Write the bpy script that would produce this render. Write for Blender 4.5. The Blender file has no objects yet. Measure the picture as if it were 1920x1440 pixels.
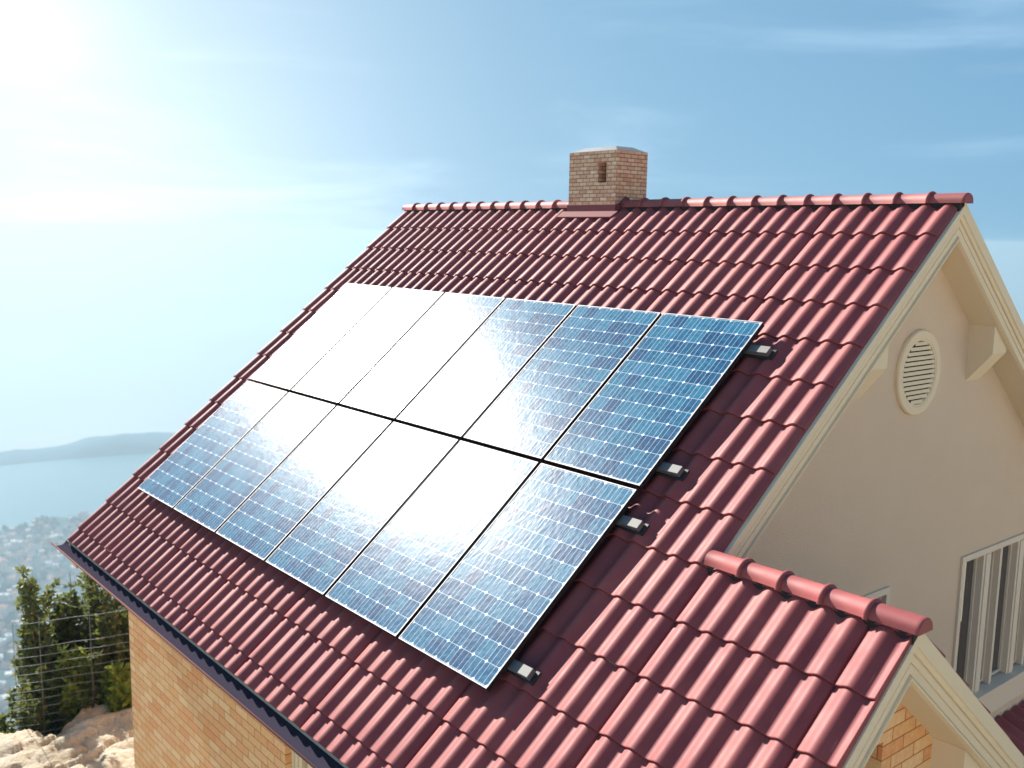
import bpy, math, random
from mathutils import Vector, Matrix, Euler, noise
random.seed(7)
R=math.radians
scene=bpy.context.scene
col=scene.collection

# ------------------------------------------------------------------ camera
CAM=Vector((3.81275,-7.68047,-0.29170))
cd=bpy.data.cameras.new("camera"); cam=bpy.data.objects.new("camera",cd); col.objects.link(cam)
cam.location=CAM; cam.rotation_euler=(1.4221271,-0.0172892,0.8785010)
cd.sensor_width=36; cd.lens=1874.39/1920*36; cd.clip_start=0.05; cd.clip_end=12000
cd.dof.use_dof=True; cd.dof.focus_distance=7.6; cd.dof.aperture_fstop=1.7
scene.camera=cam

# ------------------------------------------------------------------ light
SUN_EL=R(31.8); SUN_AZ=R(181.5)          # direction towards the sun, azimuth from +X
SD=Vector((math.cos(SUN_EL)*math.cos(SUN_AZ),math.cos(SUN_EL)*math.sin(SUN_AZ),math.sin(SUN_EL)))
sl=bpy.data.lights.new("sun","SUN"); sun=bpy.data.objects.new("sun",sl); col.objects.link(sun)
sl.energy=5.0; sl.angle=R(0.6); sl.color=(1.0,0.93,0.84)
sun.rotation_euler=SD.to_track_quat('Z','Y').to_euler()
EXPOSURE=1.12
w=bpy.data.worlds.new("World"); scene.world=w; w.use_nodes=True
nt=w.node_tree; nt.nodes.clear(); N=nt.nodes.new; L=nt.links.new
def math_node(nt,op,a=None,b=None,c=None,clamp=False):
    n=nt.nodes.new('ShaderNodeMath'); n.operation=op; n.use_clamp=clamp
    for i,v in enumerate((a,b,c)):
        if v is None: continue
        if isinstance(v,(int,float)): n.inputs[i].default_value=v
        else: nt.links.new(v,n.inputs[i])
    return n.outputs[0]
out=N('ShaderNodeOutputWorld'); bg=N('ShaderNodeBackground'); L(bg.outputs[0],out.inputs[0])
tc=N('ShaderNodeTexCoord'); va=N('ShaderNodeVectorMath'); va.operation='ADD'; va.inputs[1].default_value=(0,0,0.235)
L(tc.outputs['Generated'],va.inputs[0]); vn=N('ShaderNodeVectorMath'); vn.operation='NORMALIZE'; L(va.outputs[0],vn.inputs[0])
# nothing of the sky may fall below its own horizon
sp=N('ShaderNodeSeparateXYZ'); L(vn.outputs[0],sp.inputs[0])
zc=math_node(nt,'MAXIMUM',sp.outputs[2],0.015)
cb=N('ShaderNodeCombineXYZ'); L(sp.outputs[0],cb.inputs[0]); L(sp.outputs[1],cb.inputs[1]); L(zc,cb.inputs[2])
sky=N('ShaderNodeTexSky'); sky.sky_type='NISHITA'; sky.sun_disc=False
sky.sun_elevation=SUN_EL; sky.sun_rotation=math.pi/2-SUN_AZ; sky.altitude=200; sky.air_density=1.0; sky.dust_density=1.2; sky.ozone_density=1.5
L(cb.outputs[0],sky.inputs[0])
tint=N('ShaderNodeMix'); tint.data_type='RGBA'; tint.blend_type='MULTIPLY'; tint.inputs[0].default_value=1.0
L(sky.outputs[0],tint.inputs[6]); tint.inputs[7].default_value=(0.86,1.47,1.78,1)
# aureole round the sun and thin cirrus, both functions of direction only
def lobe(az,el,k):
    d=(math.cos(R(el))*math.cos(R(az)),math.cos(R(el))*math.sin(R(az)),math.sin(R(el)))
    dp=N('ShaderNodeVectorMath'); dp.operation='DOT_PRODUCT'; L(tc.outputs['Generated'],dp.inputs[0]); dp.inputs[1].default_value=d
    m=math_node(nt,'MAXIMUM',dp.outputs['Value'],0.0)
    return math_node(nt,'POWER',m,k)
a1=lobe(math.degrees(SUN_AZ),math.degrees(SUN_EL),14); a2=lobe(math.degrees(SUN_AZ),math.degrees(SUN_EL),90); a3=lobe(161,0.5,38); a4=lobe(165.5,10.5,420)
mp=N('ShaderNodeMapping'); mp.inputs['Rotation'].default_value=(0,0,R(25)); mp.inputs['Scale'].default_value=(1.6,1.6,9.0)
L(tc.outputs['Generated'],mp.inputs[0])
nz=N('ShaderNodeTexNoise'); nz.inputs['Scale'].default_value=1.7; nz.inputs['Detail'].default_value=7; nz.inputs['Roughness'].default_value=0.55; nz.inputs['Distortion'].default_value=0.6
L(mp.outputs[0],nz.inputs['Vector'])
mr=N('ShaderNodeMapRange'); mr.interpolation_type='SMOOTHSTEP'; mr.inputs[1].default_value=0.47; mr.inputs[2].default_value=0.80; L(nz.outputs[0],mr.inputs[0])
cl=math_node(nt,'MULTIPLY',mr.outputs[0],math_node(nt,'ADD',math_node(nt,'MULTIPLY',a3,0.15),0.95))
glow=math_node(nt,'ADD',math_node(nt,'MULTIPLY',a1,0.6),math_node(nt,'ADD',math_node(nt,'MULTIPLY',a2,4.5),math_node(nt,'ADD',math_node(nt,'MULTIPLY',a3,1.8),math_node(nt,'ADD',math_node(nt,'MULTIPLY',a4,math_node(nt,'MULTIPLY',nz.outputs[0],3.0)),cl))))
gc=N('ShaderNodeMix'); gc.data_type='RGBA'; gc.blend_type='MULTIPLY'; gc.inputs[0].default_value=1
L(glow,gc.inputs[6]); gc.inputs[7].default_value=(0.93,0.98,1.0,1)
ad=N('ShaderNodeMix'); ad.data_type='RGBA'; ad.blend_type='ADD'; ad.inputs[0].default_value=1
k1=N('ShaderNodeVectorMath'); k1.operation='MULTIPLY_ADD'; L(tint.outputs[2],k1.inputs[0]); k1.inputs[1].default_value=(0.152,0.150,0.136); k1.inputs[2].default_value=(1,1,1)
k2=N('ShaderNodeVectorMath'); k2.operation='DIVIDE'; L(tint.outputs[2],k2.inputs[0]); L(k1.outputs[0],k2.inputs[1])   # soft shoulder so that the sky near the sun keeps its colour
L(k2.outputs[0],ad.inputs[6]); L(gc.outputs[2],ad.inputs[7])
L(ad.outputs[2],bg.inputs[0]); bg.inputs[1].default_value=0.083
vs=scene.view_settings; vs.view_transform='Standard'; vs.look='None'; vs.exposure=EXPOSURE; vs.gamma=1
scene.render.engine='CYCLES'
cy=scene.cycles; cy.use_denoising=True; cy.max_bounces=7; cy.volume_bounces=0; cy.transparent_max_bounces=8; cy.use_adaptive_sampling=True
cy.sample_clamp_indirect=6

# ------------------------------------------------------------------ helpers
class MB:
    def __init__(s): s.v=[]; s.f=[]; s.m=[]; s.sm=[]
    def vert(s,p): s.v.append(tuple(p)); return len(s.v)-1
    def face(s,idx,mi=0,smooth=False): s.f.append(tuple(idx)); s.m.append(mi); s.sm.append(smooth)
    def quad(s,a,b,c,d,mi=0,smooth=False): s.face([s.vert(a),s.vert(b),s.vert(c),s.vert(d)],mi,smooth)
    def poly(s,pts,mi=0): s.face([s.vert(p) for p in pts],mi)
    def box(s,x0,x1,y0,y1,z0,z1,mi=0,T=None):
        P=[Vector((x,y,z)) for x in (x0,x1) for y in (y0,y1) for z in (z0,z1)]
        if T: P=[T@p for p in P]
        i=[s.vert(p) for p in P]
        for q in ((0,1,3,2),(4,6,7,5),(0,4,5,1),(2,3,7,6),(0,2,6,4),(1,5,7,3)): s.face([i[k] for k in q],mi)
    def tube(s,pts,r,n=8,mi=0,r2=None,cap=True):
        pts=[Vector(p) for p in pts]; rings=[]
        for k,p in enumerate(pts):
            d=(pts[min(k+1,len(pts)-1)]-pts[max(k-1,0)]).normalized()
            a=d.orthogonal().normalized() if k==0 else (a-d*a.dot(d)).normalized()
            b=d.cross(a); rr=r if r2 is None else r+(r2-r)*k/(len(pts)-1)
            rings.append([s.vert(p+(a*math.cos(t)+b*math.sin(t))*rr) for t in [2*math.pi*j/n for j in range(n)]])
        for A,B in zip(rings,rings[1:]):
            for j in range(n): s.face((A[j],A[(j+1)%n],B[(j+1)%n],B[j]),mi,True)
        if cap: s.face(rings[0][::-1],mi); s.face(rings[-1],mi)
    def build(s,name,mats,parent=None,bevel=0,weld=False):
        me=bpy.data.meshes.new(name); me.from_pydata(s.v,[],s.f)
        if not isinstance(mats,(list,tuple)): mats=[mats]
        for m in mats: me.materials.append(m)
        me.polygons.foreach_set('material_index',s.m); me.polygons.foreach_set('use_smooth',s.sm); me.update()
        o=bpy.data.objects.new(name,me); col.objects.link(o)
        if parent: o.parent=parent
        if bevel:
            b=o.modifiers.new('bevel','BEVEL'); b.width=bevel; b.segments=2; b.limit_method='ANGLE'
        return o
def fix_normals(o):
    import bmesh
    bm=bmesh.new(); bm.from_mesh(o.data); bmesh.ops.recalc_face_normals(bm,faces=bm.faces); bm.to_mesh(o.data); bm.free()
def tag(o,label=None,cat=None,group=None,kind=None):
    if label: o['label']=label
    if cat: o['category']=cat
    if group: o['group']=group
    if kind: o['kind']=kind
    return o
def empty(name,loc=(0,0,0),rot=None):
    o=bpy.data.objects.new(name,None); col.objects.link(o); o.location=loc; o.empty_display_size=.2
    if rot is not None: o.rotation_euler=rot
    return o
def copy_tree(o,parent=None):
    c=o.copy(); col.objects.link(c)
    if parent: c.parent=parent
    for ch in [x for x in bpy.data.objects if x.parent==o]: copy_tree(ch,c)
    return c

# ------------------------------------------------------------------ materials
def mat(name,color,rough=0.6,metal=0.0,spec=0.5):
    m=bpy.data.materials.new(name); m.use_nodes=True; b=m.node_tree.nodes['Principled BSDF']
    b.inputs['Base Color'].default_value=(*color,1); b.inputs['Roughness'].default_value=rough
    b.inputs['Metallic'].default_value=metal; b.inputs['Specular IOR Level'].default_value=spec
    return m
def tex(m,kind='ShaderNodeTexNoise',scale=5,detail=4,vec='Object',rough=0.5,mapscale=None):
    nt=m.node_tree; t=nt.nodes.new(kind); t.inputs['Scale'].default_value=scale
    if kind=='ShaderNodeTexNoise': t.inputs['Detail'].default_value=detail; t.inputs['Roughness'].default_value=rough
    c=nt.nodes.new('ShaderNodeTexCoord'); src=c.outputs[vec]
    if mapscale:
        mp=nt.nodes.new('ShaderNodeMapping'); mp.inputs['Scale'].default_value=mapscale; nt.links.new(src,mp.inputs[0]); src=mp.outputs[0]
    nt.links.new(src,t.inputs['Vector']); return t
def ramp(m,src,stops):
    n=m.node_tree.nodes.new('ShaderNodeValToRGB'); e=n.color_ramp.elements
    while len(e)<len(stops): e.new(0.5)
    for el,(p,c) in zip(e,stops): el.position=p; el.color=(*c,1)
    m.node_tree.links.new(src,n.inputs[0]); return n.outputs[0]
def bsdf(m): return m.node_tree.nodes['Principled BSDF']
def bump(m,src,strength=0.3,dist=0.01,prev=None):
    n=m.node_tree.nodes.new('ShaderNodeBump'); n.inputs['Strength'].default_value=strength; n.inputs['Distance'].default_value=dist
    m.node_tree.links.new(src,n.inputs['Height'])
    if prev is not None: m.node_tree.links.new(prev,n.inputs['Normal'])
    m.node_tree.links.new(n.outputs[0],bsdf(m).inputs['Normal']); return n.outputs[0]
def link(m,a,sock): m.node_tree.links.new(a,bsdf(m).inputs[sock])

def tile_mat():
    m=mat('red_tile_paint',(0.36,0.092,0.088),0.5,0,0.30)
    n=tex(m,scale=2.2,detail=6,rough=0.6)
    c=ramp(m,n.outputs[0],[(0.3,(0.235,0.052,0.056)),(0.5,(0.285,0.070,0.070)),(0.62,(0.31,0.080,0.076)),(0.8,(0.36,0.11,0.098))])
    link(m,c,'Base Color')
    f=tex(m,scale=160,detail=3); bump(m,f.outputs[0],0.10,0.004)
    d=tex(m,scale=9,detail=5)
    mr=m.node_tree.nodes.new('ShaderNodeMapRange'); mr.inputs[3].default_value=0.50; mr.inputs[4].default_value=0.68
    m.node_tree.links.new(d.outputs[0],mr.inputs[0]); link(m,mr.outputs[0],'Roughness')
    return m
M_TILE=tile_mat()
M_FLASH=mat('flashing_paint',(0.20,0.055,0.062),0.7,0,0.2)
def plaster(name,c0,c1,fine=140,bs=0.25,dist=0.004):
    m=mat(name,c0,0.85,0,0.25)
    n=tex(m,scale=1.3,detail=6,rough=0.6); link(m,ramp(m,n.outputs[0],[(0.3,c0),(0.7,c1)]),'Base Color')
    f=tex(m,scale=fine,detail=4,rough=0.6); g=tex(m,scale=fine*0.25,detail=5,rough=0.7)
    bump(m,math_node(m.node_tree,'ADD',f.outputs[0],math_node(m.node_tree,'MULTIPLY',g.outputs[0],0.8)),bs,dist); return m
M_PLASTER=plaster('beige_render',(0.74,0.57,0.415),(0.78,0.605,0.44),110,0.9,0.008)
M_TRIM=plaster('cream_trim',(0.78,0.64,0.44),(0.81,0.67,0.47),60,0.08,0.003)
M_CASING=plaster('window_trim',(0.74,0.62,0.48),(0.77,0.65,0.51),60,0.06,0.003)
def brick(name,axis,bw,bh,cols,mortar,ms=0.006,off=(0,0,0)):
    m=mat(name,cols[0],0.85,0,0.3); nt=m.node_tree
    c=nt.nodes.new('ShaderNodeTexCoord'); s=nt.nodes.new('ShaderNodeSeparateXYZ'); nt.links.new(c.outputs['Object'],s.inputs[0])
    cb=nt.nodes.new('ShaderNodeCombineXYZ'); nt.links.new(s.outputs[0 if axis=='x' else 1],cb.inputs[0]); nt.links.new(s.outputs[2],cb.inputs[1])
    mp=nt.nodes.new('ShaderNodeMapping'); mp.inputs['Location'].default_value=off; nt.links.new(cb.outputs[0],mp.inputs[0])
    t=nt.nodes.new('ShaderNodeTexBrick'); t.inputs['Scale'].default_value=1; t.inputs['Brick Width'].default_value=bw; t.inputs['Row Height'].default_value=bh
    t.inputs['Mortar Size'].default_value=ms; t.inputs['Mortar Smooth'].default_value=0.25; t.inputs['Bias'].default_value=0
    t.inputs['Color1'].default_value=(0,0,0,1); t.inputs['Color2'].default_value=(1,1,1,1); t.inputs['Mortar'].default_value=(0.5,0.5,0.5,1)
    nt.links.new(mp.outputs[0],t.inputs['Vector'])
    rc=ramp(m,t.outputs['Color'],[(0.0,cols[1]),(0.33,cols[0]),(0.66,cols[2]),(1.0,cols[0])] if len(cols)<4 else [(0.0,cols[0]),(0.3,cols[1]),(0.6,cols[2]),(1.0,cols[3])])
    n=tex(m,scale=28,detail=5,rough=0.65)
    mx=nt.nodes.new('ShaderNodeMix'); mx.data_type='RGBA'; mx.blend_type='OVERLAY'; mx.inputs[0].default_value=0.55
    nt.links.new(rc,mx.inputs[6]); nt.links.new(n.outputs[0],mx.inputs[7])
    mm=nt.nodes.new('ShaderNodeMix'); mm.data_type='RGBA'; nt.links.new(t.outputs['Fac'],mm.inputs[0]); nt.links.new(mx.outputs[2],mm.inputs[6]); mm.inputs[7].default_value=(*mortar,1)
    link(m,mm.outputs[2],'Base Color')
    inv=math_node(nt,'SUBTRACT',1.0,t.outputs['Fac']); h=math_node(nt,'ADD',inv,math_node(nt,'MULTIPLY',n.outputs[0],0.5))
    bump(m,h,0.8,0.006); return m
BR=[(0.84,0.51,0.24),(0.80,0.36,0.15),(0.88,0.59,0.31),(0.82,0.43,0.18)]
MORT=(0.50,0.18,0.055)
M_BRX=brick('house_brick_front','x',0.26,0.088,BR,MORT,0.0045); M_BRY=brick('house_brick_side','y',0.26,0.088,BR,MORT,0.0045)
CB=[(0.66,0.44,0.27),(0.58,0.29,0.18),(0.72,0.52,0.34),(0.62,0.36,0.22)]
M_CBX=brick('chimney_brick_front','x',0.105,0.0405,CB,(0.17,0.09,0.06),0.0036,(0.02,0.011,0)); M_CBY=brick('chimney_brick_side','y',0.105,0.0405,CB,(0.17,0.09,0.06),0.0036,(0.02,0.011,0))
M_CONC=plaster('chimney_concrete',(0.22,0.23,0.24),(0.34,0.35,0.36),40,0.4,0.008)
M_GUT=mat('gutter_shaded_inside',(0.045,0.040,0.060),1.0,0.0,0.0)  # inside of the gutter, its shade put into the dark colour
M_ALU=mat('brushed_aluminium',(0.17,0.17,0.165),0.65,0.4)
n=tex(M_ALU,scale=40,detail=3,mapscale=(1,20,20)); bump(M_ALU,n.outputs[0],0.15,0.002)
M_DARKM=mat('dark_rail_base',(0.03,0.035,0.038),0.5,0.3)
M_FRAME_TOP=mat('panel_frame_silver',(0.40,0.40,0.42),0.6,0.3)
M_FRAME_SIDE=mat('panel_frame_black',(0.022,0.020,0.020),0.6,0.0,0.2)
M_BACK=mat('panel_back',(0.10,0.10,0.10),0.6)
M_DARKIN=mat('dark_interior',(0.05,0.045,0.04),0.9)
PW,PL=1.000,1.698
def cells():
    m=mat('solar_cells',(0.02,0.06,0.16),0.22,0,0.19); nt=m.node_tree; b=bsdf(m)
    c=nt.nodes.new('ShaderNodeTexCoord'); s=nt.nodes.new('ShaderNodeSeparateXYZ'); nt.links.new(c.outputs['Object'],s.inputs[0])
    mg=0.014; cx=(PW-2*mg)/7; cyy=(PL-2*mg)/12
    X=math_node(nt,'DIVIDE',math_node(nt,'SUBTRACT',s.outputs[0],mg),cx); Y=math_node(nt,'DIVIDE',math_node(nt,'SUBTRACT',s.outputs[1],mg),cyy)
    fx=math_node(nt,'FRACT',X); fy=math_node(nt,'FRACT',Y)
    def dist(f): return math_node(nt,'SUBTRACT',0.5,math_node(nt,'ABSOLUTE',math_node(nt,'SUBTRACT',f,0.5)))   # distance to the nearest cell boundary
    dx=dist(fx); dy=dist(fy)
    def less(v,t): return math_node(nt,'LESS_THAN',v,t)
    def band(f,at,wd): return less(math_node(nt,'ABSOLUTE',math_node(nt,'SUBTRACT',f,at)),wd)
    gap=math_node(nt,'MAXIMUM',less(dx,0.013),less(dy,0.014))
    dia=less(math_node(nt,'ADD',dx,dy),0.115)
    bus=math_node(nt,'MAXIMUM',band(fx,0.30,0.011),band(fx,0.70,0.011))
    lines=math_node(nt,'MAXIMUM',gap,bus); allm=math_node(nt,'MAXIMUM',math_node(nt,'MULTIPLY',lines,0.7),dia)
    # per cell tone
    fl=nt.nodes.new('ShaderNodeCombineXYZ'); nt.links.new(math_node(nt,'FLOOR',X),fl.inputs[0]); nt.links.new(math_node(nt,'FLOOR',Y),fl.inputs[1])
    wn=nt.nodes.new('ShaderNodeTexWhiteNoise'); nt.links.new(fl.outputs[0],wn.inputs['Vector'])
    n1=tex(m,scale=26,detail=4,rough=0.7); 
    v=math_node(nt,'ADD',math_node(nt,'MULTIPLY',wn.outputs['Value'],0.25),math_node(nt,'MULTIPLY',n1.outputs[0],0.75))
    cc=ramp(m,v,[(0.30,(0.005,0.040,0.115)),(0.48,(0.010,0.090,0.185)),(0.62,(0.025,0.16,0.25)),(0.75,(0.07,0.12,0.28))])
    mx=nt.nodes.new('ShaderNodeMix'); mx.data_type='RGBA'; nt.links.new(allm,mx.inputs[0]); nt.links.new(cc,mx.inputs[6]); mx.inputs[7].default_value=(0.62,0.70,0.78,1)
    link(m,mx.outputs[2],'Base Color')
    n2=tex(m,scale=30,detail=3,rough=0.6,mapscale=(1.0,0.55,1.0)); n3=tex(m,scale=5,detail=2)
    h=math_node(nt,'ADD',n2.outputs[0],math_node(nt,'MULTIPLY',n3.outputs[0],1.2))
    bump(m,h,0.24,0.006)
    b.inputs['Roughness'].default_value=0.225
    b.inputs['Coat Weight'].default_value=0.05; b.inputs['Coat Roughness'].default_value=0.07
    return m
M_CELL=cells()
def glassmat():
    m=mat('window_glass',(0.02,0.025,0.03),0.03,0,0.9); b=bsdf(m); b.inputs['IOR'].default_value=2.1; return m
M_GLASS=glassmat()

# ------------------------------------------------------------------ roof geometry
AL=0.6921955; CA,SA=math.cos(AL),math.sin(AL)
SW=1.1; PER=SW/6; CS=0.410412       # sheet width, wave period, course length
WAVE=0.037; STEP=0.021
def P(u,v,h):  return Vector((u,-v*CA-h*SA,-v*SA+h*CA))           # front slope (u along the ridge, v down the slope, h off it)
def wave(u):
    t=(u/PER)%1.0
    s=0.5-0.5*math.cos(2*math.pi*t)
    h=WAVE*(s**0.95)
    q=(u/SW); d=abs(q-round(q))*SW
    return h,d
def tile_field(mb,u0,u1,v0,v1,F,seg=16,hb=-0.012,top=True):
    us=[]; n=int(round((u1-u0)/PER*seg)); us=[u0+(u1-u0)*i/n for i in range(n+1)]
    # insert the sheet joint as a narrow groove
    ex=[]
    k=math.ceil(u0/SW-1e-6)
    while k*SW<=u1+1e-6:
        s=k*SW
        for d in (-0.0185,-0.017,0.0,0.002):
            if u0<s+d<u1: ex.append(s+d)
        k+=1
    us=sorted(set([round(x,5) for x in us]+[round(x,5) for x in ex]))
    def H(u):
        h,_=wave(u); q=round(u/SW)*SW; d=u-q
        if -0.0175<=d<=0.0005: h-=0.045
        return h
    hs=[H(u) for u in us]
    k0=int(v0/CS); k=k0
    while k*CS<v1-1e-6:
        a=max(v0,k*CS); b=min(v1,(k+1)*CS); f=lambda v:(v-k*CS)/CS*STEP
        rows=[(a,f(a)),(a+(b-a)*.5,f(a+(b-a)*.5)),(b-0.006,f(b)-0.0002),(b-0.0015,f(b)-0.001),(b,f(b)-0.003)]
        prev=None
        for v,s in rows:
            r=[mb.vert(F(u,v,h+s)) for u,h in zip(us,hs)]
            if prev: 
                for i in range(len(us)-1): mb.face((prev[i],r[i],r[i+1],prev[i+1]),0,True)
            prev=r
        # lip face
        s=rows[-1][1]
        A=[mb.vert(F(u,b,h+s)) for u,h in zip(us,hs)]; B=[mb.vert(F(u,b-0.004,h-0.012 if k*CS+CS<v1 else h-0.03)) for u,h in zip(us,hs)]
        for i in range(len(us)-1): mb.face((A[i],B[i],B[i+1],A[i+1]),0,False)
        for i in (0,-1):   # closed ends at the verges
            u,h=us[i],hs[i]
            mb.quad(F(u,a,h+f(a)),F(u,b,h+f(b)-.005),F(u,b,hb-0.02),F(u,a,hb-0.02))
        k+=1
house=empty('house',(0,0,0))
tag(house,'brick and beige render house with red tiled gable roof carrying solar panels','house')
U_L=-7*SW-0.004; EAVE=5.915
mb=MB(); tile_field(mb,U_L,0.0,0.03,EAVE,P)
V_S=3.645                                            # where the wing's own ridge starts
tile_field(mb,0.0,1.335,V_S,EAVE,P)
B_=lambda u,v,h: Vector((u,v*CA+h*SA,-v*SA+h*CA))    # back slope
tile_field(mb,U_L,0.0,0.03,6.6,B_,seg=8)
SY=-V_S*CA; SZ=-V_S*SA
BW=lambda u,v,h: Vector((u,SY+v*CA+h*SA,SZ-v*SA+h*CA))
tile_field(mb,-0.22,1.335,0.03,3.3,BW,seg=10)
roof=mb.build('roof',M_TILE,house)
# ridge caps
def cap_mesh(last=False,first=False):
    mb=MB(); Lc=0.275; r0=0.060; n=14
    prof=[(0,r0),(Lc-0.026,r0*1.03),(Lc-0.024,r0*1.24),(Lc-0.019,r0*1.31),(Lc-0.006,r0*1.31),(Lc+0.0,r0*1.25),(Lc+0.002,r0*1.02)]
    if last: prof=[(0,r0),(Lc-0.02,r0*1.03),(Lc-0.004,r0*1.05),(Lc+0.006,r0*1.0),(Lc+0.010,r0*.94)]
    rings=[]
    for x,r in prof:
        ring=[mb.vert((x,-r*1.22,-0.016))]
        for j in range(n+1):
            t=math.pi*j/n; ring.append(mb.vert((x,-r*1.18*math.cos(t),r*math.sin(t)*1.02)))
        ring.append(mb.vert((x,r*1.22,-0.016))); rings.append(ring)
    for A,B in zip(rings,rings[1:]):
        for j in range(len(A)-1): mb.face((A[j],A[j+1],B[j+1],B[j]),0,True)
    if last: mb.face(rings[-1])
    else: mb.face(rings[-1])
    if first: mb.face(rings[0][::-1])
    return mb
def ridge(x0,x1,y,z,n):
    pitch=(x1-x0)/n; base=cap_mesh().build('ridge_cap',M_TILE,roof); base.location=(x0,y,z); base.scale=(pitch/0.275,1,1)
    for i in range(1,n-1):
        o=base.copy(); col.objects.link(o); o.location=(x0+i*pitch,y,z)
    o=cap_mesh(last=True).build('ridge_cap',M_TILE,roof); o.location=(x0+(n-1)*pitch,y,z); o.scale=(pitch/0.275,1,1)
    return base
ridge(U_L,-4.36,0,0.022,12)
ridge(-3.59,0.035,0,0.022,13)
ridge(-0.04,1.375,SY,SZ+0.026,5)
mb=MB(); mb.box(U_L+.03,0.0,-0.052,0.052,-0.06,0.018); mb.box(-.03,1.345,SY-0.052,SY+0.052,SZ-0.06,SZ+0.018); mb.build('ridge_gap_shade',mat('ridge_gap_shade_black',(0.03,0.02,0.02),0.9),roof)  # black filler stands in for the shade in the gap under the caps
# ------------------------------------------------------------------ walls
XW=-0.27
def slope_z(y,y0=0.0,z0=0.0,w=0.222): return z0-abs(y-y0)*SA/CA-w/CA
def gable(mb,x,y0,z0,ya,yb,zb,holes,mi=0,w=0.2):
    """gable wall in the plane x, split into vertical strips round the openings"""
    ys=sorted(set([ya,yb,y0]+[h[0] for h in holes]+[h[1] for h in holes])); ys=[y for y in ys if ya<=y<=yb]
    for a,b in zip(ys,ys[1:]):
        m=(a+b)/2; hh=[h for h in holes if h[0]<m<h[1]]
        ta=slope_z(a,y0,z0,w); tb=slope_z(b,y0,z0,w)
        if not hh: mb.poly([(x,a,zb),(x,b,zb),(x,b,tb),(x,a,ta)],mi)
        else:
            h=hh[0]; mb.poly([(x,a,h[3]),(x,b,h[3]),(x,b,tb),(x,a,ta)],mi)
            if h[2]>zb: mb.poly([(x,a,zb),(x,b,zb),(x,b,h[2]),(x,a,h[2])],mi)
ZG=-7.4
WB=(1.10,3.25,-4.56,-3.165); WA=(-1.42,-0.245,-4.56,-3.165)
mb=MB(); gable(mb,XW,0,0,-4.0,5.0,ZG,[WA,WB]); mb.build('gable_wall',M_PLASTER,house)
# brick front wall (y = -4.0) with a set-back bay to the right of its corner
mb=MB(); XL=-7.44; XC=-3.56; YF=-4.0; zt=-3.40
mb.poly([(XL,YF,ZG),(XC,YF,ZG),(XC,YF,zt),(XL,YF,zt)],0)
mb.poly([(XC,YF,ZG),(XC,-3.74,ZG),(XC,-3.74,zt),(XC,YF,zt)],1)
mb.poly([(XC,-3.74,ZG),(1.07,-3.74,ZG),(1.07,-3.74,zt+.25),(XC,-3.74,zt+.25)],0)
mb.poly([(XL,5.0,ZG),(XL,YF,ZG),(XL,YF,zt),(XL,0,-0.28),(XL,5.0,-4.35)],1)
mb.poly([(XW,5.0,ZG),(XL,5.0,ZG),(XL,5.0,-4.35),(XW,5.0,-4.35)],0)
mb.build('brick_wall',[M_BRX,M_BRY],house)
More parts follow.
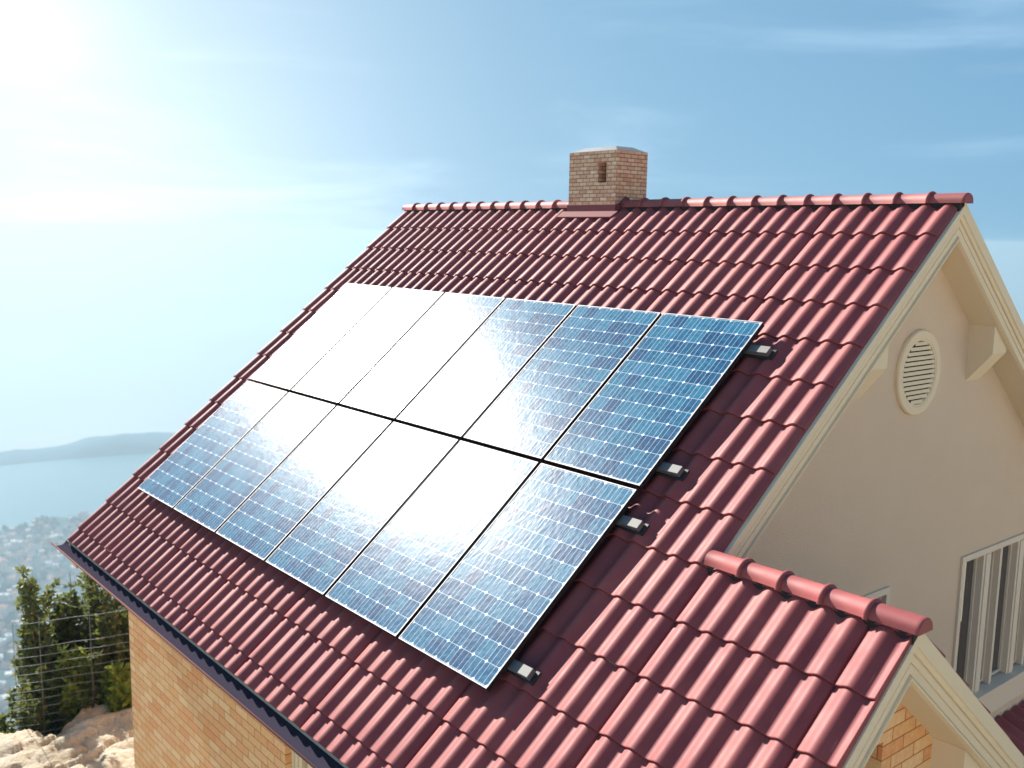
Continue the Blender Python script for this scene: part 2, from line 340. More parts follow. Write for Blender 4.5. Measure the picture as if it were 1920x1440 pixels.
# wing gable wall in brick, with a set-back opening at its left
XP=1.07; OP=(-3.45,-2.575,-4.9,-3.135)
mb=MB(); gable(mb,XP,SY,SZ,-3.74,-0.9,ZG,[OP],1)
mb.poly([(XP,OP[1],OP[2]),(XP-.16,OP[1],OP[2]),(XP-.16,OP[1],OP[3]),(XP,OP[1],OP[3])],0)
mb.poly([(XP,OP[0],OP[3]),(XP,OP[1],OP[3]),(XP-.16,OP[1],OP[3]),(XP-.16,OP[0],OP[3])],0)
mb.poly([(XP,-0.9,ZG),(XW,-0.9,ZG),(XW,-0.9,-4.1),(XP,-0.9,-4.1)],0)
mb.build('wing_wall',[M_BRX,M_BRY],house)
def window(name,x,y0,y1,z0,z1,mullions,depth=0.10,casing=0.055,sill=True):
    f=MB()
    # flat casing proud of the wall, butted at the corners
    a=x-0.02; b=x+0.022
    f.box(a,b,y0-casing,y0,z0,z1+casing); f.box(a,b,y1,y1+casing,z0,z1+casing); f.box(a,b,y0,y1,z1,z1+casing)
    # reveal lining
    d=x-depth
    f.box(d,a-.001,y0-.012,y0+0.012,z0,z1); f.box(d,a-.001,y1-0.012,y1+.012,z0,z1); f.box(d,a-.001,y0+.012,y1-.012,z1-0.012,z1+.012)
    o=f.build('window_frame',M_CASING,house)
    if 1:
        ys=[(y0+0.012,0)]+mullions+[(y1-0.012,0)]
        for i,(p,q) in enumerate(zip(ys,ys[1:])):
            ap=p[0]+p[1]/2+.002; aq=q[0]-q[1]/2-.002
            s=MB(); t=0.022; xa=x-depth+.004; xb=xa+0.045
            s.box(xa,xb,ap,ap+t,z0+.02,z1-.014); s.box(xa,xb,aq-t,aq,z0+.02,z1-.014)
            s.box(xa+.001,xb-.002,ap+t,aq-t,z0+.02,z0+.02+t); s.box(xa+.001,xb-.002,ap+t,aq-t,z1-.014-t,z1-.014)
            so=s.build('sash',M_CASING,o,bevel=0.004)
            g=MB(); g.box(xa+.012,xa+.020,ap+t-.004,aq-t+.004,z0+.02+t-.004,z1-.014-t+.004); g.build('pane',M_GLASS,o)
        for mm in mullions:
            s=MB(); c_,w_=mm; s.box(x-depth+.002,x+0.004,c_-w_/2,c_+w_/2,z0+.001,z1-.013)
            if w_>.1: s.box(x+0.004,x+0.014,c_-w_/2+.035,c_+w_/2-.035,z0+.001,z1-.013)
            s.build('mullion',M_CASING,o,bevel=0.004)
    if sill:
        s=MB(); s.box(x-depth,x+0.085,y0-0.10,y1+0.10,z0-0.045,z0); s.box(x-.01,x+0.05,y0-0.07,y1+0.07,z0-0.125,z0-0.047); s.box(x-.01,x+0.03,y0-0.05,y1+0.05,z0-0.30,z0-0.127)
        s.build('window_sill',M_CASING,o,bevel=0.005)
    bk=MB(); bk.box(d-0.6,d-0.02,y0-0.02,y1+0.02,z0-0.02,z1+0.02)
    bk.build('dark_room',M_DARKIN,o)
    return o
window('b',XW,*WB,[(1.575,.15),(1.865,.045),(2.29,.15),(2.58,.045),(3.0,.15)])
window('a',XW,*WA,[(-1.05,.15),(-0.76,.045)])
window('p',XP-.16,-3.45,OP[1]-.0,-4.9,OP[3]-.001,[],depth=0.06,casing=0.0,sill=False)
# cream post and casing in the set-back bay of the front
mb=MB()
for i in range(5):
    t0=-3.556+i*0.038; mb.box(t0,t0+0.038,-3.945+(0.012 if i%2 else 0.0),-3.742,ZG,-3.40)
mb.build('fluted_post',M_TRIM,house,bevel=0.003)
f=MB(); f.box(-3.285,-3.20,-3.935,-3.742,-5.4,-3.55); f.box(-2.0,-1.92,-3.935,-3.742,-5.4,-3.55); f.box(-3.20,-2.0,-3.935,-3.742,-4.15,-3.55); wo=f.build('window_frame',M_TRIM,house,bevel=.004)
g=MB(); g.box(-3.20,-2.0,-3.80,-3.78,-5.4,-4.15); g.build('pane',M_GLASS,wo)
# ------------------------------------------------------------------ gable trim
def rake(y0,z0,L_left,L_right,xf,xwall):
    prof=[(0.012,0.012),(0.012,0.058),(-0.002,0.064),(-0.010,0.088),(-0.026,0.090),(-0.026,0.098),(-0.018,0.100),(-0.018,0.134),(-0.028,0.136),(-0.028,0.143),(-0.020,0.145),(-0.020,0.186),(-0.036,0.190),(-0.010,0.197),(-0.004,0.201),(-0.004,0.210),(-0.010,0.214),(-0.034,0.2215),(xwall-xf-.01,0.2225)]
    mb=MB()
    for sgn,Ln in ((-1,L_left),(1,L_right)):
        prof_=[(prof[0][0],-0.022)]+prof[1:] if sgn>0 else prof
        A=[Vector((xf+x,y0,z0-w/CA)) for x,w in prof_]
        Bp=[Vector((xf+x,y0+sgn*Ln*CA,z0-w/CA-Ln*SA)) for x,w in prof_]
        for i in range(len(prof)-1):
            q=(A[i],A[i+1],Bp[i+1],Bp[i])
            if sgn>0: q=q[::-1]
            mb.quad(*q)
        mb.poly(Bp if sgn<0 else Bp[::-1])
        # top strip under the tiles
        q=(A[0],Bp[0],Bp[0]+Vector((-.04,0,0)),A[0]+Vector((-.04,0,0)))
        mb.quad(*(q if sgn<0 else q[::-1]))
    return mb.build('barge_board',M_TRIM,house)
rake(0,0,V_S+0.25,6.5,0.0,XW)
rake(SY,SZ,2.25,3.25,1.335,XP)
# left verge board and soffit
mb=MB()
for s in (-1,1):
    Lq=5.9 if s<0 else 6.5
    A=[Vector((x,0,-w/CA)) for x,w in ((-7.69,0.0),(-7.69,0.21),(-7.42,0.21))]; Bq=[p+Vector((0,s*Lq*CA,-Lq*SA)) for p in A]
    mb.quad(A[0],A[1],Bq[1],Bq[0]); mb.quad(A[1],A[2],Bq[2],Bq[1]); mb.poly(Bq)
mb.build('verge_board',M_TRIM,house)
# eave soffit and fascia along the front
mb=MB(); mb.box(-7.68,1.33,-4.52,-3.72,-3.93,-3.915); mb.box(-7.68,1.33,-4.535,-4.521,-3.96,-3.775); mb.build('eave_soffit',M_TRIM,house)
# gutter
gut=MB(); gr=0.078; gy=-4.612; gz=-3.815; n=14; prev=None
sect=[(gy+gr*math.cos(t),gz-gr*math.sin(t)*0.62) for t in [math.pi*j/n for j in range(n+1)]]
lipc=(gy-gr+0.001,gz+0.004); outer=[(gy+(gr+.004)*math.cos(t),gz-(gr+.004)*math.sin(t)*0.64) for t in [math.pi*j/n for j in range(n+1)]]
x0,x1=-7.83,1.40
for i in range(n):
    a,b=sect[i],sect[i+1]; gut.quad((x0,*a),(x1,*a),(x1,*b),(x0,*b),0,True)
    a,b=outer[i],outer[i+1]; gut.quad((x0,*a),(x0,*b),(x1,*b),(x1,*a),1,True)
gut.tube([(x0,gy-gr-.003,gz+.003),(x1,gy-gr-.003,gz+.003)],0.0085,8,1)
gut.poly([(x1,*p) for p in sect],0)
M_GUTOUT=mat('gutter_painted_outside',(0.16,0.085,0.08),0.9,0,0.0)
gutter=gut.build('gutter',[M_GUT,M_GUTOUT],house)
# brackets under the gable eaves
def bracket(x0,x1,y0,y1,ya,za):
    t=lambda y: slope_z(y,ya,za,0.2235)
    zb=min(t(y0),t(y1)); zt0=t(y0); zt1=t(y1); low=max(zt0,zt1)-0.24; bot=low-0.27
    mb=MB(); 
    for y in (y0,y1): pass
    Aq=[(x0,y0,zt0),(x1,y0,zt0),(x1,y0,low),(x0,y0,bot)]; Bq=[(x0,y1,zt1),(x1,y1,zt1),(x1,y1,min(low,zt1)),(x0,y1,bot)]
    if y0<ya: Aq[2]=(x1,y0,min(low,zt0))
    mb.poly(Aq); mb.poly(Bq[::-1])
    for i in range(4): j=(i+1)%4; mb.quad(Aq[j],Aq[i],Bq[i],Bq[j])
    o=mb.build('bracket',M_TRIM,house); return o
bracket(XW-.01,-0.055,0.84,1.09,0,0)
bracket(XW-.01,-0.055,-1.09,-0.84,0,0)
bracket(XP-.01,1.275,SY+0.82,SY+1.07,SY,SZ)
# oval vent
def vent():
    vy,vz=-0.005,-1.345; ro=(0.335,0.35); mb=MB(); n=64
    prof=[(0.0,1.0),(0.022,1.0),(0.034,0.975),(0.034,0.80),(0.028,0.785),(0.028,0.755),(0.018,0.74),(0.004,0.725)]
    rings=[[mb.vert((XW+x,vy+ro[0]*k*math.cos(2*math.pi*j/n),vz+ro[1]*k*math.sin(2*math.pi*j/n))) for j in range(n)] for x,k in prof]
    for A,Bq in zip(rings,rings[1:]):
        for j in range(n): mb.face((A[j],A[(j+1)%n],Bq[(j+1)%n],Bq[j]),0,False)
    o=mb.build('vent_ring',M_TRIM,house)
    l=MB(); nb=13; rr=0.735
    l.poly([(XW+0.002,vy+ro[0]*rr*math.cos(2*math.pi*j/n),vz+ro[1]*rr*math.sin(2*math.pi*j/n)) for j in range(n)],1)
    for i in range(nb):
        zc=vz+ro[1]*rr*(2*(i+0.5)/nb-1); hw=ro[0]*rr*math.sqrt(max(0.0,1-((zc-vz)/(ro[1]*rr))**2))*0.995; h=ro[1]*rr*2/nb
        a=(XW+0.026,vy-hw,zc-h*0.36); b=(XW+0.026,vy+hw,zc-h*0.36); c=(XW+0.022,vy+hw,zc+h*0.36); d=(XW+0.022,vy-hw,zc+h*0.36)
        l.quad(a,b,c,d); l.quad((a[0]-.008,a[1],a[2]),(b[0]-.008,b[1],b[2]),b,a,0)
    l.build('louvre',[M_TRIM,M_DARKIN],o)
vent()
# lean-to roof below the side window
mb=MB(); sl_=R(22)
LT=lambda u,v,h: Vector((XW+0.01+v*math.cos(sl_)+h*math.sin(sl_),u,-4.99-v*math.sin(sl_)+h*math.cos(sl_)))
tile_field(mb,1.10,7.7,0.0,2.6,LT,seg=10)
mb.poly([(XW,1.1,-5.0),(2.15,1.1,-6.0),(2.15,1.1,ZG),(XW,1.1,ZG)]); 
mb.build('lean_to_roof',M_TILE,house)
# ------------------------------------------------------------------ chimney
cx0,cx1,cy0,cy1,cz0,cz1=-4.335,-3.622,-0.13,0.335,-0.40,0.588
mb=MB(); sx0,sx1,sz0,sz1=-3.885,-3.765,0.262,0.468; dp=0.16
for (a,b,c,d) in ((cx0,sx0,cz0,cz1),(sx1,cx1,cz0,cz1),(sx0,sx1,cz0,sz0),(sx0,sx1,sz1,cz1)):
    mb.quad((a,cy0,c),(b,cy0,c),(b,cy0,d),(a,cy0,d),0)
yb=cy0+dp
mb.quad((sx0,yb,sz0),(sx1,yb,sz0),(sx1,yb,sz1),(sx0,yb,sz1),0)
mb.quad((sx0,cy0,sz0),(sx0,yb,sz0),(sx0,yb,sz1),(sx0,cy0,sz1),1); mb.quad((sx1,yb,sz0),(sx1,cy0,sz0),(sx1,cy0,sz1),(sx1,yb,sz1),1)
mb.quad((sx0,cy0,sz0),(sx1,cy0,sz0),(sx1,yb,sz0),(sx0,yb,sz0),0); mb.quad((sx0,yb,sz1),(sx1,yb,sz1),(sx1,cy0,sz1),(sx0,cy0,sz1),0)
mb.quad((cx1,cy0,cz0),(cx1,cy1,cz0),(cx1,cy1,cz1),(cx1,cy0,cz1),1)
mb.quad((cx0,cy1,cz0),(cx0,cy0,cz0),(cx0,cy0,cz1),(cx0,cy1,cz1),1)
mb.quad((cx1,cy1,cz0),(cx0,cy1,cz0),(cx0,cy1,cz1),(cx1,cy1,cz1),0)
mb.quad((cx0,cy0,cz1),(cx1,cy0,cz1),(cx1,cy1,cz1),(cx0,cy1,cz1),0)
chim=mb.build('chimney',[M_CBX,M_CBY],house)
mb=MB(); z0=cz1+0.003; z1=cz1+0.052; i0=0.012; i1=0.12
lo=[(cx0+i0,cy0+i0,z0),(cx1-i0,cy0+i0,z0),(cx1-i0,cy1-i0,z0),(cx0+i0,cy1-i0,z0)]; hi=[(cx0+i1,cy0+i1*.9,z1),(cx1-i1,cy0+i1*.9,z1),(cx1-i1,cy1-i1*.9,z1),(cx0+i1,cy1-i1*.9,z1)]
mb.poly(hi); mb.poly(lo[::-1])
for i in range(4): j=(i+1)%4; mb.quad(lo[i],lo[j],hi[j],hi[i])
mb.build('chimney_cap',M_CONC,chim,bevel=0.008)
mb=MB(); e=0.012; t=0.006
fz=0.032
# upstand in front, apron on the slope below it
mb.quad((cx0-e,cy0-e,-0.035),(cx1+e,cy0-e,-0.035),(cx1+e,cy0-e,fz),(cx0-e,cy0-e,fz))
mb.quad((cx0-e,cy0-e,fz),(cx1+e,cy0-e,fz),(cx1+e,cy0,fz+.002),(cx0-e,cy0,fz+.002))
av=lambda u,v,h: P(u,v,h)
ay=cy0-e; 
lo0=P(cx0-0.10,0.222,0.062); lo1=P(cx1+0.012,0.222,0.062); up0=Vector((cx0-0.075,ay,-0.035)); up1=Vector((cx1+0.05,ay,-0.035))
mb.quad(lo0,lo1,up1,up0); mb.quad(lo0+Vector((0,0.002,-.012)),lo1+Vector((0,.002,-.012)),lo1,lo0); mb.quad(lo1,lo1+Vector((0,0,-.02)),up1+Vector((0,0,-.03)),up1)
for x,s in ((cx1+e,1),(cx0-e,-1)):
    pts=[(x,ay,-0.10),(x,ay,fz),(x,-0.075,0.055),(x,0.0,0.125),(x,0.075,0.055),(x,cy1,-0.18),(x,cy1,-0.30)]
    mb.poly(pts if s>0 else pts[::-1])
    mb.quad((x,-0.075,0.055),(x,0.0,0.125),(x+s*.06,0.0,0.10),(x+s*.06,-0.085,0.02)); mb.quad((x,0.0,0.125),(x,0.075,0.055),(x+s*.06,0.085,0.02),(x+s*.06,0.0,0.10))
mb.build('flashing',M_FLASH,chim)

# ------------------------------------------------------------------ solar panels
tilt=AL
rotm=Matrix(((1,0,0),(0,CA,-SA),(0,SA,CA)))   # local y points up the slope
H0=0.150
def panel(u,v,label):
    """origin at the panel's lower left corner, v = slope distance of its lower edge"""
    e=empty('solar_panel',P(u,v,H0)); e.rotation_euler=(AL,0,0)
    tag(e,label,'solar panel','solar panels on the front roof slope'); return e
fw=0.0075; th=0.040
mb=MB()
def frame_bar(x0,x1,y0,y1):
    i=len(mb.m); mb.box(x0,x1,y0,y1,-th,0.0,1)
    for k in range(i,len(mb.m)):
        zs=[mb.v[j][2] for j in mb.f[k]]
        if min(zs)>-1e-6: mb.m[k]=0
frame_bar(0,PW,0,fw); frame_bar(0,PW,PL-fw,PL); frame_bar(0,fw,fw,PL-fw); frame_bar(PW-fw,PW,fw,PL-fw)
order=['leftmost','second from the left','third from the left','third from the right','second from the right','rightmost']
pitch=1.0365; UR=-0.815
proto=None
for r,(vb,rn) in enumerate(((3.322,'upper'),(5.058,'lower'))):
    for i in range(6):
        u=UR-(6-i)*pitch+(pitch-PW)
        extra={('upper',5):'blue solar panel nearest the ridge and the gable, rightmost of the upper row',('lower',5):'blue glinting solar panel nearest the camera, rightmost of the lower row',
               ('upper',0):'glare-whitened solar panel at the far top corner, leftmost of the upper row',('lower',0):'solar panel above the left end of the gutter, leftmost of the lower row'}.get((rn,i))
        lab=extra or ('framed solar panel, %s of the six in the %s row'%(order[i],rn))
        e=panel(u,vb,lab)
        if proto is None:
            fr=mb.build('frame',[M_FRAME_TOP,M_FRAME_SIDE],e)
            g=MB(); g.box(fw-.001,PW-fw+.001,fw-.001,PL-fw+.001,-0.010,-0.003); gl=g.build('cell_glass',M_CELL,e)
            b=MB(); b.box(fw,PW-fw,fw,PL-fw,-0.016,-0.012); bk=b.build('back_sheet',M_BACK,e)
            proto=(fr,gl,bk)
        else:
            for p_ in proto:
                c=p_.copy(); col.objects.link(c); c.parent=e
# rails
railsv=[(1.86,'rail stub beside the top of the upper right panel, highest of four'),(3.085,'rail stub beside the foot of the upper right panel, second of four'),(3.59,'rail stub beside the top of the lower right panel, third of four'),(4.83,'rail stub at the lowest corner of the panel array')]
rp=None
for v,lab in railsv:
    e=empty('mounting_rail',P(-7.1,v,0)); e.rotation_euler=(AL,0,0)
    tag(e,'grey aluminium '+lab,'mounting rail','rails carrying the solar panels')
    if rp is None:
        LR=7.1-0.635
        a=MB(); a.box(0,LR,-0.035,0.035,0.066,0.106); ao=a.build('rail',M_ALU,e,bevel=0.003)
        c=MB(); c.box(0.02,LR+0.03,-0.047,0.047,0.046,0.064); co=c.build('rail_base',M_DARKM,e,bevel=0.003)
        k=MB()
        k.box(LR-0.03,LR+0.015,-0.03,0.03,0.0,0.045)
        ko=k.build('roof_hook',M_DARKM,e)
        rp=(ao,co,ko)
    else:
        for p_ in rp:
            c=p_.copy(); col.objects.link(c); c.parent=e

# ------------------------------------------------------------------ terrain
HC=600.0
def polar(az,r): return CAM.x+r*math.cos(R(az)),CAM.y+r*math.sin(R(az))
def ledge_r(az): return 14.55+0.5*math.sin(az*0.21)+0.25*math.sin(az*0.9)+0.12*math.sin(az*2.3)
def terrain_z(az,r):
    x,y=polar(az,r); e=ledge_r(az)
    a=((az+180)%360)-180
    bounce_rise=max(0.0,math.cos(R(a)))  # unseen rise on the +X side, shaped to bounce sunlight onto the gable
    if r<=e:
        z=-7.06+0.05*noise.fractal(Vector((x*0.9,y*0.9,0)),0.8,2.1,6)+0.10*abs(noise.noise(Vector((x*2.6,y*1.1,3))))
        q=Vector((x*1.1,y*0.55,0)); cr=abs(noise.noise(q*1.3)+0.35*noise.noise(q*4.1)); z-=0.10*max(0.0,1-cr/0.07)
        cr2=abs(noise.noise(q*3.1+Vector((7,3,1)))); z-=0.04*max(0.0,1-cr2/0.06)
        z+=0.10*math.floor(3*noise.noise(q*0.9+Vector((2,2,2))))/3
        return min(z+bounce_rise*max(0,r-9)*0.5,1.5)
    zl=-7.3-(r-e)*0.62 if r>e+0.6 else -7.1-(r-e)*1.3
    z=max(-HC,zl)
    z=max(z,min(1.5,-7.1+(r-9)*0.5*bounce_rise)) if bounce_rise>0.25 and r<90 else z
    if z>-HC+5: z+=min(1.0,(r-e)/40)*6*noise.fractal(Vector((x*.01,y*.01,1)),1,2,4)
    return z
mb=MB(); azs=[]
a=0.0
while a<360: azs.append(a); a+=0.12 if 159<=a<171 else 3.0
rs=[0.5]+[2+i*1.0 for i in range(10)]+[12.0+i*0.045 for i in range(70)]+[15.2,15.6,16.2,17,18.5,21,25,32,45,70,110,180,300,450,650,850,1000,1100]
prev=None
for r in rs:
    ring=[mb.vert((*polar(az,r),terrain_z(az,r))) for az in azs]
    if prev:
        for j in range(len(azs)): k=(j+1)%len(azs); mb.face((prev[j],ring[j],ring[k],prev[k]),0,True)
    prev=ring
def rockmat():
    m=mat('pale_rock',(0.5,0.45,0.37),0.9,0,0.2)
    n=tex(m,scale=1.6,detail=9,rough=0.65,mapscale=(1,1,1)); c=ramp(m,n.outputs[0],[(0.30,(0.16,0.13,0.10)),(0.38,(0.48,0.41,0.30)),(0.55,(0.62,0.55,0.42)),(0.72,(0.70,0.65,0.54))])
    link(m,c,'Base Color'); k=tex(m,'ShaderNodeTexVoronoi',scale=2.1); 
    f=tex(m,scale=7,detail=8,rough=0.7); h=math_node(m.node_tree,'ADD',f.outputs[0],math_node(m.node_tree,'MULTIPLY',k.outputs[0],0.7)); bump(m,h,1.0,0.12); return m
tag(mb.build('ground',rockmat()),'pale rocky ground falling away towards the town',kind='structure')
# town plain with an uneven shore
def shore(az): return 2205+45*math.sin(az*0.55)+22*math.sin(az*1.9+1)+12*math.sin(az*5.1)+30*math.sin(az*.2)
mb=MB(); prev=None; azs2=[i*0.5 for i in range(720)]
for t in [i/14 for i in range(15)]:
    ring=[]
    for az in azs2:
        r=1000+(shore(az)-1000)*t; x,y=polar(az,r)
        ring.append(mb.vert((x,y,-HC+1.0+7*max(0,noise.noise(Vector((x*.004,y*.004,5))))*min(1,(1-t)*4)+ (2.5 if t<1 else -3))))
    if prev:
        for j in range(720): k=(j+1)%720; mb.face((prev[j],ring[j],ring[k],prev[k]),0,True)
    prev=ring
def townmat():
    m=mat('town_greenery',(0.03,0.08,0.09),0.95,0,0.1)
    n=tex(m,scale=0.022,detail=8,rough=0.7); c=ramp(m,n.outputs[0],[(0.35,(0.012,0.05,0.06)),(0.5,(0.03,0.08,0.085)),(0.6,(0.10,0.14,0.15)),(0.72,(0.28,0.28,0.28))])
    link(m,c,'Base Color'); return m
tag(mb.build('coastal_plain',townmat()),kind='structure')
# sea
mb=MB(); n=180; c=mb.vert((CAM.x,CAM.y,-HC)); ring=[mb.vert((*polar(i*2,2860),-HC)) for i in range(n)]
for i in range(n): mb.face((c,ring[i],ring[(i+1)%n]),0)
M_SEA=mat('sea_water',(0.05,0.20,0.25),0.22,0,0.5)
nn=tex(M_SEA,scale=0.05,detail=5,mapscale=(1,1,1)); bump(M_SEA,nn.outputs[0],0.5,3.0)
tag(mb.build('sea',M_SEA),'pale calm blue water beyond the town',kind='structure')
# far hills
mb=MB(); prev=None; azs3=[i*0.25 for i in range(1440)]
def hh(az): 
    g=27/(1+math.exp((az-164.3)/0.55)) if 120<az<200 else 20+20*math.sin(R(az)*3)
    return 13+g*(0.88+0.12*math.sin(az*0.9))+3*noise.noise(Vector((az*.9,0,0)))+1.5*noise.noise(Vector((az*3.1,4,0)))
for t,f in ((0,-0.05),(0.15,0.35),(0.4,0.75),(0.7,1.0),(1.0,0.9)):
    ring=[]
    for az in azs3:
        r=2775+25*math.sin(R(az)*14)+t*120; x,y=polar(az,r)
        ring.append(mb.vert((x,y,-HC+hh(az)*f*(1+0.25*noise.noise(Vector((x*.01,y*.01,t*3))))-(0.5 if t==0 else 0))))
    if prev:
        for j in range(1440): k=(j+1)%1440; mb.face((prev[j],ring[j],ring[k],prev[k]),0,True)
    prev=ring
M_HILL=mat('hill_scrub_hazed',(0.06,0.15,0.21),0.95,0,0.1)  # scrub colour with the blue of distant haze painted in
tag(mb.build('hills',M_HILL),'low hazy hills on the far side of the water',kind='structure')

# ------------------------------------------------------------------ town houses
TW=[mat('town_wall_white',(0.80,0.78,0.74),0.8),mat('town_wall_cream',(0.66,0.58,0.48),0.8),mat('town_wall_pink',(0.62,0.45,0.40),0.8)]
TR=[mat('town_roof_red',(0.42,0.20,0.14),0.85),mat('town_roof_flat',(0.72,0.70,0.68),0.85)]
M_TWIN=mat('town_window',(0.05,0.06,0.08),0.3)
protos=[]
def town_house(kind):
    w_,d_,h_=[(11,8,6),(16,9,9),(8,7,4)][kind%3]; e=empty('town_house')
    wmat=TW[kind%3]; m=MB(); m.box(-w_/2,w_/2,-d_/2,d_/2,-6,h_); m.build('wall',wmat,e)
    r=MB()
    if kind%2==0:
        o=0.5; rz=h_+2.4
        a=[(-w_/2-o,-d_/2-o,h_+.02),(w_/2+o,-d_/2-o,h_+.02),(w_/2+o,d_/2+o,h_+.02),(-w_/2-o,d_/2+o,h_+.02)]; t1=(-w_/2+2,0,rz); t2=(w_/2-2,0,rz)
        r.poly([a[0],a[1],t2,t1]); r.poly([a[2],a[3],t1,t2]); r.poly([a[1],a[2],t2]); r.poly([a[3],a[0],t1]); r.build('roof',TR[0],e)
    else:
        r.box(-w_/2-.3,w_/2+.3,-d_/2-.3,d_/2+.3,h_+.02,h_+.5); r.box(-2,1,-1.5,1.5,h_+.5,h_+2.4); r.build('roof',TR[1],e)
    tag(e,'tiny pale house in the hazy town by the water','town house','houses of the town below')
    return e
PR=[town_house(k) for k in range(6)]
rng=random.Random(5); cnt=0; used=[]
while cnt<290:
    az=rng.uniform(160.3,169.6); dep=rng.uniform(15.3,25.0)
    r=HC/math.tan(R(dep))*0.995
    if r>shore(az)-25: continue
    x,y=polar(az,r)
    dens=noise.noise(Vector((x*.008,y*.008,9)))
    if dens<-0.12 and rng.random()<0.8: continue
    if any((x-a)**2+(y-b)**2<15**2 for a,b in used): continue
    used.append((x,y))
    k=rng.choice([0,0,1,2,2,3,4,5]) ; o=PR[k] if k<len(PR) and not PR[k].get('placed') else copy_tree(PR[k])
    PR[k]['placed']=1; 
    if 'placed' in o.keys() and o is not PR[k]: del o['placed']
    o.location=(x,y,-HC+7); o.rotation_euler=(0,0,rng.uniform(0,math.pi)); s=rng.uniform(.8,1.25); o.scale=(s,s,s); cnt+=1
for p_ in PR:
    if p_.get('placed'): del p_['placed']
# the rest of the town, too far spread to count
mb=MB()
for i in range(2600):
    az=rng.uniform(140,200); dep=rng.uniform(15.3,27); r=HC/math.tan(R(dep))
    if 160<az<170 and rng.random()<0.35: continue
    if r>shore(az)-20: continue
    x,y=polar(az,r); T=Matrix.Translation((x,y,-HC+4))@Matrix.Rotation(rng.uniform(0,3.1),4,'Z'); ww=rng.uniform(3,6); dd=rng.uniform(3,5); h=rng.uniform(4,9)
    if any((x-a)**2+(y-b)**2<14**2 for a,b in used): continue
    mi=rng.choice([0,0,1,2]); mb.box(-ww,ww,-dd,dd,-3,h,mi,T)
tag(mb.build('distant_town',TW),'mass of small pale buildings spread along the coast','town',kind='stuff')
# dark tree cover among the houses
mb=MB()
for i in range(5200):
    az=rng.uniform(150,180); dep=rng.uniform(15.2,26.5); r=HC/math.tan(R(dep))
    if r>shore(az)-5: continue
    x,y=polar(az,r); s=rng.uniform(2.5,6.5); z=-HC+5
    if noise.noise(Vector((x*.008,y*.008,9)))>0.25: continue
    top=mb.vert((x+rng.uniform(-1,1),y,z+s*1.5)); n=6
    ring=[mb.vert((x+s*math.cos(j*math.pi/3)*rng.uniform(.7,1.2),y+s*math.sin(j*math.pi/3)*rng.uniform(.7,1.2),z+s*rng.uniform(.2,.7))) for j in range(n)]
    low=[mb.vert((x+s*.8*math.cos(j*math.pi/3),y+s*.8*math.sin(j*math.pi/3),z-5)) for j in range(n)]
    for j in range(n): mb.face((ring[j],ring[(j+1)%n],top)); mb.face((low[j],low[(j+1)%n],ring[(j+1)%n],ring[j]))
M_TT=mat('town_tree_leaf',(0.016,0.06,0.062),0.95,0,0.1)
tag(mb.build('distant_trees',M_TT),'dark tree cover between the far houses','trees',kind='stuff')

# ------------------------------------------------------------------ shrubs
def leafmat(name,c0,c1,c2):
    m=mat(name,c1,0.55,0,0.4); n=tex(m,scale=9,detail=3); link(m,ramp(m,n.outputs[0],[(0.3,c0),(0.5,c1),(0.72,c2)]),'Base Color')
    nt=m.node_tree; b=bsdf(m); b.inputs['Subsurface Weight'].default_value=0.0
    tr=nt.nodes.new('ShaderNodeBsdfTranslucent'); tr.inputs[0].default_value=(*[min(1,x*1.8) for x in c2],1)
    mx=nt.nodes.new('ShaderNodeMixShader'); mx.inputs[0].default_value=0.28
    o=[n for n in nt.nodes if n.type=='OUTPUT_MATERIAL'][0]
    nt.links.new(b.outputs[0],mx.inputs[1]); nt.links.new(tr.outputs[0],mx.inputs[2]); nt.links.new(mx.outputs[0],o.inputs[0]); return m
M_LD=leafmat('dark_leaf',(0.018,0.036,0.016),(0.042,0.072,0.022),(0.14,0.16,0.04))
M_LL=leafmat('light_leaf',(0.07,0.12,0.015),(0.13,0.19,0.025),(0.24,0.27,0.05))
M_BARK=mat('bark',(0.10,0.075,0.05),0.9)
def shrub(name,az,r,z0,ht,wd,nst,leafm,label,seed,leaf=0.105,group='shrubs behind the wire fence',cat='shrub',per=42,lean=0.25):
    rg=random.Random(seed); x,y=polar(az,r); e=empty(name,(x,y,z0)); tag(e,label,cat,group)
    st=MB(); lf=MB()
    for s in range(nst):
        ang=rg.uniform(0,6.28); rad=wd*0.5*math.sqrt(rg.random()); hx=math.cos(ang)*rad; hy=math.sin(ang)*rad
        hh_=ht*rg.uniform(0.45,1.0)*(1-0.3*(rad/(wd*.5))**2)
        pts=[]; n=7
        for i in range(n):
            t=i/(n-1); pts.append(Vector((hx*(0.25+0.75*t)+rg.uniform(-.03,.03)+0.05*math.sin(t*5+s),hy*(0.25+0.75*t)+rg.uniform(-.03,.03),hh_*t)))
        st.tube(pts,0.016,5,0,0.004)
        for i in range(per):
            t=rg.uniform(0.12,1.0); k=min(n-2,int(t*(n-1))); f=t*(n-1)-k; p=pts[k].lerp(pts[k+1],f)
            # side twig tuft
            o_=Vector((rg.gauss(0,1),rg.gauss(0,1),rg.gauss(0.3,.6))).normalized()*rg.uniform(0.02,0.17)*(1.25-t*0.85)
            c_=p+o_
            for q in range(6):
                d=Vector((rg.gauss(0,1),rg.gauss(0,1),rg.gauss(0.6,.8))).normalized(); ln=leaf*rg.uniform(.6,1.3)
                sd=d.cross(Vector((rg.gauss(0,1),rg.gauss(0,1),rg.gauss(0,1)))).normalized()*ln*0.24
                lf.face([lf.vert(c_),lf.vert(c_+d*ln*.5+sd),lf.vert(c_+d*ln),lf.vert(c_+d*ln*.5-sd)],0)
    st.build('stem',M_BARK,e); lf.build('foliage',leafm,e); return e
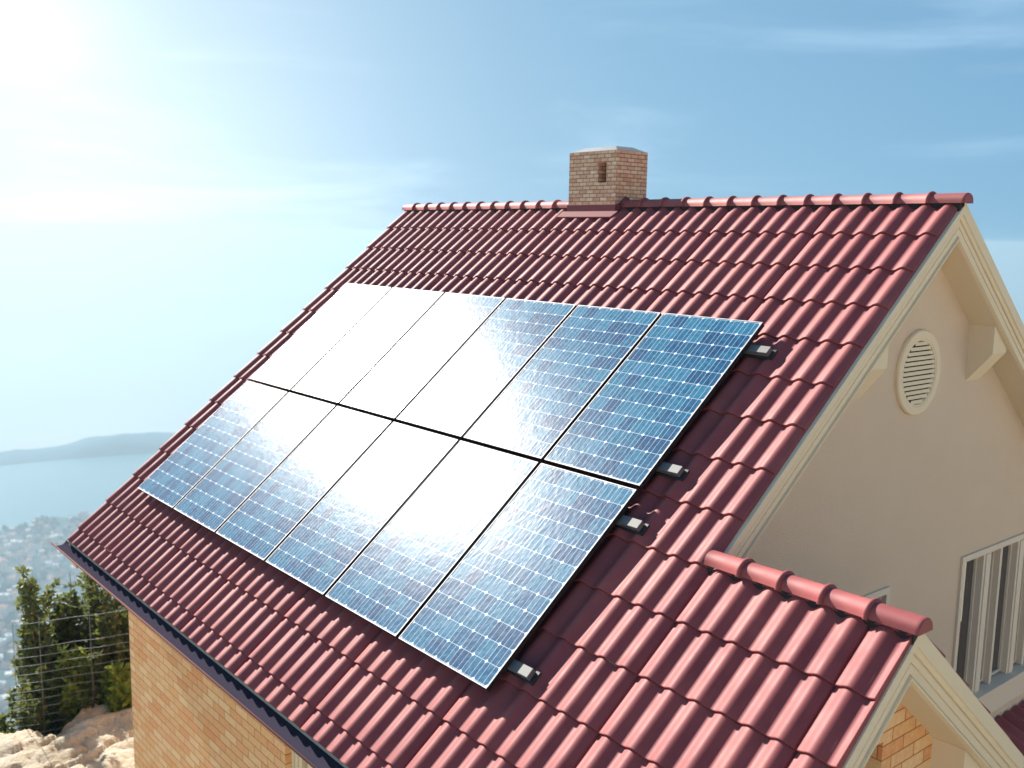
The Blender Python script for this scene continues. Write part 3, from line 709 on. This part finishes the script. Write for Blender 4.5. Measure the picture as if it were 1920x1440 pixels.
SH=[(166.6,15.6,-7.9,3.0,0.95,22,M_LD,'dark evergreen shrub with the two highest tips, left behind the wires',11),
    (165.5,15.9,-8.0,2.5,0.9,18,M_LD,'shorter dark shrub in the middle behind the wires',12),
    (164.7,16.0,-8.0,2.95,0.35,9,M_LD,'slender upright shrub with a single tall tip',13),
    (163.7,15.8,-8.0,3.0,1.1,32,M_LD,'dark shrub reaching up under the gutter',14),
    (162.5,15.4,-8.0,3.1,1.05,40,M_LD,'dark shrub half hidden behind the brick corner',15),
    (160.6,15.8,-8.0,2.9,1.2,20,M_LD,'dark shrub hidden mostly behind the house wall',19)]
for (az,r,z0,ht,wd,ns,m,lab,sd) in SH: shrub('evergreen_shrub',az,r,z0,ht,wd,ns,m,lab,sd)
shrub('light_shrub',164.75,14.95,-7.6,1.55,0.50,13,M_LL,'yellow-green shrub standing before the dark ones in the middle',21,0.10,group=None)
shrub('leafy_sapling',162.5,14.6,-7.25,0.95,0.50,12,M_LL,'bright green sapling against the brick corner',22,0.12,group=None)
shrub('leafy_sapling',168.3,15.0,-7.75,0.62,0.35,5,M_LD,'small green shrub at the left edge above the rocks',23,0.09,group=None)
shrub('low_shrub',166.0,15.1,-7.9,1.75,1.1,26,M_LD,'low dark growth behind the lower wires',24,0.08,group=None)
shrub('low_shrub',163.5,15.05,-7.9,1.75,1.5,32,M_LD,'low dark growth by the fence near the house',25,0.08,group=None)
# wire fence
fe=empty('wire_fence',(0,0,0)); tag(fe,'thin wire fence with many level strands in front of the shrubs','fence')
M_WIRE=mat('galvanised_wire',(0.20,0.25,0.28),0.7,0.0); M_POST=mat('fence_post_metal',(0.16,0.18,0.20),0.7,0.0)
fa=Vector((*polar(168.0,14.7),0)); fb=Vector((*polar(159.0,14.75),0))
zt_=-5.70
for h in [0.0,0.36]+[0.36+0.125*i for i in range(1,11)]:
    m=MB(); pts=[]
    for i in range(9):
        t=i/8; p=fa.lerp(fb,t); pts.append((p.x,p.y,zt_-h-0.02*math.sin(math.pi*((t*3)%1))+t*0.02))
    m.tube(pts,0.0040,5); m.build('wire',M_WIRE,fe)
for t in (0.04,0.18,0.46,0.74,0.97):
    m=MB(); p=fa.lerp(fb,t); m.tube([(p.x,p.y-.01,-8.0),(p.x,p.y-.01,zt_+0.05+t*.1)],0.0045,6); m.build('fence_post',M_POST,fe)
# ------------------------------------------------------------------ haze
mb=MB(); mb.box(CAM.x-3100,CAM.x+3100,CAM.y-3100,CAM.y+3100,-HC-8,3.0)
hz=mb.build('haze',None or mat('haze_air',(1,1,1))); m=hz.data.materials[0]; nt=m.node_tree; nt.nodes.clear()
o=nt.nodes.new('ShaderNodeOutputMaterial'); v=nt.nodes.new('ShaderNodeVolumePrincipled'); v.inputs['Color'].default_value=(0.46,0.635,0.745,1); v.inputs['Density'].default_value=0.00040; v.inputs['Anisotropy'].default_value=0.3
nt.links.new(v.outputs[0],o.inputs['Volume']); tag(hz,kind='stuff')
